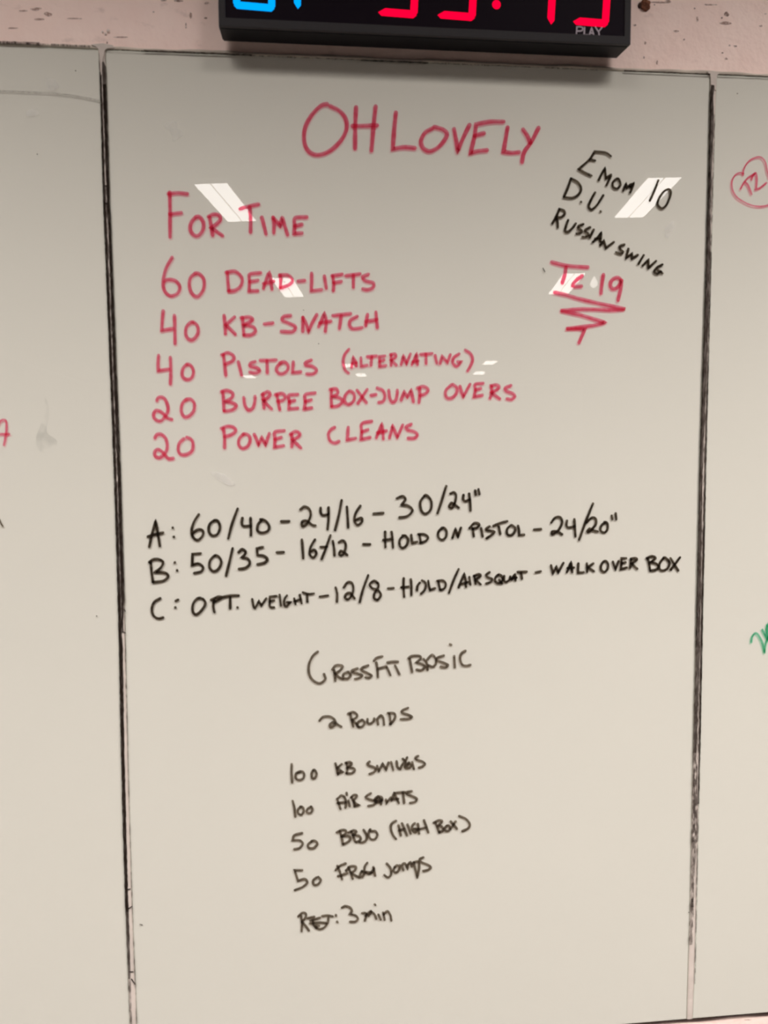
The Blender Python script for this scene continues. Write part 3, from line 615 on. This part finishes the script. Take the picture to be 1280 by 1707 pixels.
# case: a shallow tray with a rim standing round the display
def rel(x, y, z): return Vector((x, y, z))-co
def ringbox(bm, x0, x1, z0, z1, ix0, ix1, iz0, iz1, y0, y1):
    outer = [(x0, z0), (x1, z0), (x1, z1), (x0, z1)]; inner = [(ix0, iz0), (ix1, iz0), (ix1, iz1), (ix0, iz1)]
    vs = [[bm.verts.new(rel(x, y, z)) for (x, z) in P] for P in (outer, inner) for y in (y0, y1)]
    of, ob, nf, nb = vs
    for i in range(4):
        j = (i+1) % 4
        for f in ([of[i], of[j], nf[j], nf[i]], [ob[j], ob[i], nb[i], nb[j]], [of[j], of[i], ob[i], ob[j]], [nf[i], nf[j], nb[j], nb[i]]): bm.faces.new(f)
CZ1 = CZ0+CH
di = at(376, 28.5, YF+.001); dj = at(1040, 62.5, YF+.001)
IX0, IX1, IZ0, IZ1 = di.x, dj.x, (di.z+dj.z)/2, CZ1-.007
bm = box_bm(rel(CX0, YF+.0035, CZ0), rel(CX1, YB, CZ1))
for v in bm.verts:
    if v.co.y > -.001: v.co.x += .0012 if v.co.x < 0 else -.0030      # the sides draw in towards the wall
bmesh.ops.bevel(bm, geom=list(bm.edges), offset=.0011, segments=2, affect='EDGES')
from_bm('case', bm, M_CASE, clk)
from_bm('mounting_bracket', box_bm(rel(ccx-.12, YB-.0002, CZ0+.045), rel(ccx+.12, WY-.0001, CZ0+.085)), M_CASE, clk)
bm = bmesh.new(); ringbox(bm, CX0+.0003, CX1-.0003, CZ0+.0003, CZ1-.0003, IX0, IX1, IZ0, IZ1, YF, YF+.004)
bmesh.ops.recalc_face_normals(bm, faces=bm.faces)
bmesh.ops.bevel(bm, geom=[e for e in bm.edges], offset=.0003, segments=1, affect='EDGES')
from_bm('display_frame', bm, M_FRAME, clk)
YS = YF+.0014
from_bm('display_panel', box_bm(rel(IX0-.0001, YS, IZ0-.0001), rel(IX1+.0001, YF+.0036, IZ1+.0001)), M_SCREEN, clk)
YD = YS-.0004
def dig(px, py): return at(px, py, YD)
# seven-segment figures: position of the lower left corner, width, height, slant from the photo
def seg_poly(k, W, H, t, hf=.5):
    """outline of segment k in a unit frame (x right, z up); t = stroke thickness"""
    g = t*.10; mid = H*hf
    if k == 'd': return [(g, t*.42), (t*.55, 0), (W-t*.55, 0), (W-g, t*.42), (W-t-g*.2, t), (t+g*.2, t)]
    if k == 'a': return [(g, H-t*.42), (t*.55, H), (W-t*.55, H), (W-g, H-t*.42), (W-t-g*.2, H-t), (t+g*.2, H-t)]
    if k == 'g': return [(t*.5, mid), (t, mid+t/2), (W-t, mid+t/2), (W-t*.5, mid), (W-t, mid-t/2), (t, mid-t/2)]
    if k == 'c': return [(W, t*.75), (W, mid-t*.35), (W-t*.5, mid-g*.4), (W-t, mid-t*.5), (W-t, t*1.05), (W-t*.42, t*.2)]
    if k == 'b': return [(W, H-t*.75), (W-t*.42, H-t*.2), (W-t, H-t*1.05), (W-t, mid+t*.5), (W-t*.5, mid+g*.4), (W, mid+t*.35)]
    if k == 'e': return [(W-x, z) for x, z in seg_poly('c', W, H, t)]
    if k == 'f': return [(W-x, z) for x, z in seg_poly('b', W, H, t)]
SEG = {'0': 'abcdef', '1': 'bc', '3': 'abgcd', '5': 'afgcd'}
def figure(ch, x0, z0, W, H, t, mat, slant, tilt):
    o = empty('digit', (0, 0, 0), clk)
    o['label'] = ('glowing blue ' if mat is M_LEDBLUE else 'glowing red ')+'figure'
    for k in SEG[ch]:
        P = seg_poly(k, W, H, t); n = len(P); V = []
        for yy in (YD, YS-.00002):
            for (x, z) in P: V.append(rel(x0+x+slant*z, yy, z0+z+tilt*x))
        fs = [list(range(n)), list(range(2*n-1, n-1, -1))]+[[i, (i+1) % n, (i+1) % n+n, i+n] for i in range(n)]
        s = obj('segment', V, fs, mat, o)
        bm = bmesh.new(); bm.from_mesh(s.data); bmesh.ops.recalc_face_normals(bm, faces=bm.faces); bm.to_mesh(s.data); bm.free()
t_ = .0069
l, r_ = dig(390, 14), dig(456, 16)
figure('0', l.x-.0008, r_.z-.0005, r_.x-l.x+.0022, .066, .0064, M_LEDBLUE, .02, -.035)
e1 = dig(494, 13)
figure('1', e1.x-.0305, e1.z-.0012, .0345, .066, .0064, M_LEDBLUE, .03, -.03)
for (xl, xr, yb, ch) in [(629, 694, 28.5, '5'), (728, 791, 33, '5'), (954, 1013, 43.5, '5')]:
    A, B = dig(xl, yb-6), dig(xr, yb)
    figure(ch, A.x, B.z, B.x-A.x+.0008, .066, t_, M_LEDRED, .055, -.03)
A = dig(915, 37)
figure('1', A.x-.0325, A.z-.0022, .0375, .066, t_, M_LEDRED, .055, -.03)
bm = bmesh.new()
for (px, py) in [(827.5, 7.5)]:
    cc = dig(px, py)
    for dz in (0, .022):
        bmesh.ops.create_cone(bm, segments=20, radius1=.0041, radius2=.0041, depth=.0006, cap_ends=True,
                              matrix=Matrix.Translation(rel(cc.x+.05*dz, YD+.0002, cc.z+dz)) @ Matrix.Rotation(math.pi/2, 4, 'X'))
from_bm('colon', bm, M_LEDRED, clk)
# printed word under the last figure
V, F = [], []
for st in ['560,318 565,250;563,250 590,248 618,256 616,280 592,288 566,288', '636,255 632,322* 668,324', '680,326 702,258* 722,326;688,306 718,308', '738,252 765,288 798,254;766,288 772,326']:
    for s_ in st.split(';'):
        P = [(860+x/5.565, y/5.565, c) for x, y, c in parse(s_)]
        ribbon(spline(P), 2.4, V, F, co, YS-.0001)
o = obj('printed_word', V, F, M_PRINT, clk); o['label'] = 'grey printed word play'

# ------------------------------------------------------------------ ceiling fixtures (seen mirrored in the glass)
def fixture(loc, ang, L=.64, Wd=.165, label=''):
    e = empty('ceiling_light', loc); tag(e, label, 'ceiling light', 'twin strip ceiling lights')
    e.rotation_euler = (0, 0, ang)
    from_bm('housing', box_bm((-Wd/2-.006, -L/2-.006, -.03), (Wd/2+.006, L/2+.006, -.002), .004), M_HOUS, e)
    for s in (-1, 1):
        x0, x1 = sorted((s*.0045, s*Wd/2))
        from_bm('light_strip', box_bm((x0, -L/2, -.036), (x1, L/2, -.029), .003), M_STRIP, e)
    ld = bpy.data.lights.new('lamp_light', 'AREA'); ld.shape = 'RECTANGLE'; ld.size = Wd; ld.size_y = L
    ld.energy = LAMP_W; ld.color = WARM; ld.spread = math.radians(LAMP_SPREAD)
    lo = bpy.data.objects.new('lamp_light', ld); COL.objects.link(lo); lo.parent = e; lo.location = (0, 0, -.04)
    lo.visible_glossy = False
    return e
for (x, y, dx, dy, L) in [(-.524, -3.617, .105, -.614, .62), (1.722, -3.367, .086, -.633, .64), (-.245, -5.737, .088, -.708, .70), (1.99, -5.457, .12, -.759, .74),
                          (.532, -11.236, .03, -.311, .45), (2.626, -10.78, .03, -.294, .42), (-1.084, -12.969, .05, -.397, .40), (.826, -12.596, .05, -.433, .43), (2.793, -12.252, .05, -.42, .42)]:
    side = 'left' if x < 1 else 'right'
    near = {True: 'nearest the boards', False: 'further back'}[y > -4]
    if y < -6: near = 'far back, %.0f metres from the boards' % -y
    fixture((x, y, ZC), math.atan2(dx, -dy), L, .165, 'white twin strip ceiling light in the %s row, %s' % (side, near) if x > -1 else 'white twin strip ceiling light at the far left, above the back of the room')

def panel(x, y, side, power):  # unseen lamps, not mirrored; added for the board's falloff, widened for soft shadows
    e = empty('added_ceiling_panel', (x, y, ZC))
    tag(e, 'unseen added ceiling panel light above the %s end of the timer' % side, 'ceiling light', 'unseen panel lights added near the boards')
    from_bm('housing', box_bm((-.62, -.23, -.03), (.62, .23, -.002), .004), M_HOUS, e)
    from_bm('diffuser', box_bm((-.6, -.21, -.036), (.6, .21, -.029), .003), M_PANEL, e)
    ld = bpy.data.lights.new('lamp_light', 'AREA'); ld.shape = 'RECTANGLE'; ld.size = 1.2; ld.size_y = .42
    ld.energy = DOWN_W*power; ld.color = WARM; ld.spread = math.radians(DOWN_SPREAD)
    lo = bpy.data.objects.new('lamp_light', ld); COL.objects.link(lo); lo.parent = e; lo.location = (0, 0, -.04)
    lo.visible_glossy = False
panel(-1.05, -1.25, "left", .93); panel(1.0, -1.25, "right", 1.15)
# a bare bulb on a cord, the small bright spot mirrored beside the red note
def mirrored(px, py, y):
    d = RT*((px-640)/FPX) - UP*((py-853.5)/FPX) + fwd
    t = (-CAM.y)/d.y; Q = CAM+t*d; d.y = -d.y
    return Q+d*(y/d.y)
c = mirrored(990, 473, -4.4)
pb = empty('pendant_bulb', c); tag(pb, 'bare glowing bulb hanging on a cord, mirrored beside the red note', 'bulb')
bm = bmesh.new(); bmesh.ops.create_uvsphere(bm, u_segments=18, v_segments=12, radius=.026)
for v in bm.verts:
    if v.co.z > 0: v.co.x *= 1-.55*v.co.z/.026; v.co.y *= 1-.55*v.co.z/.026; v.co.z *= 1.9
from_bm('bulb', bm, M_BULB, pb, True)
bm = bmesh.new(); bmesh.ops.create_cone(bm, segments=16, radius1=.015, radius2=.012, depth=.04, cap_ends=True, matrix=Matrix.Translation((0, 0, .066)))
from_bm('socket', bm, M_CASE, pb)
bm = bmesh.new(); bmesh.ops.create_cone(bm, segments=8, radius1=.003, radius2=.003, depth=ZC-c.z-.085, cap_ends=True, matrix=Matrix.Translation((0, 0, .085+(ZC-c.z-.085)/2)))
from_bm('cord', bm, M_CASE, pb)
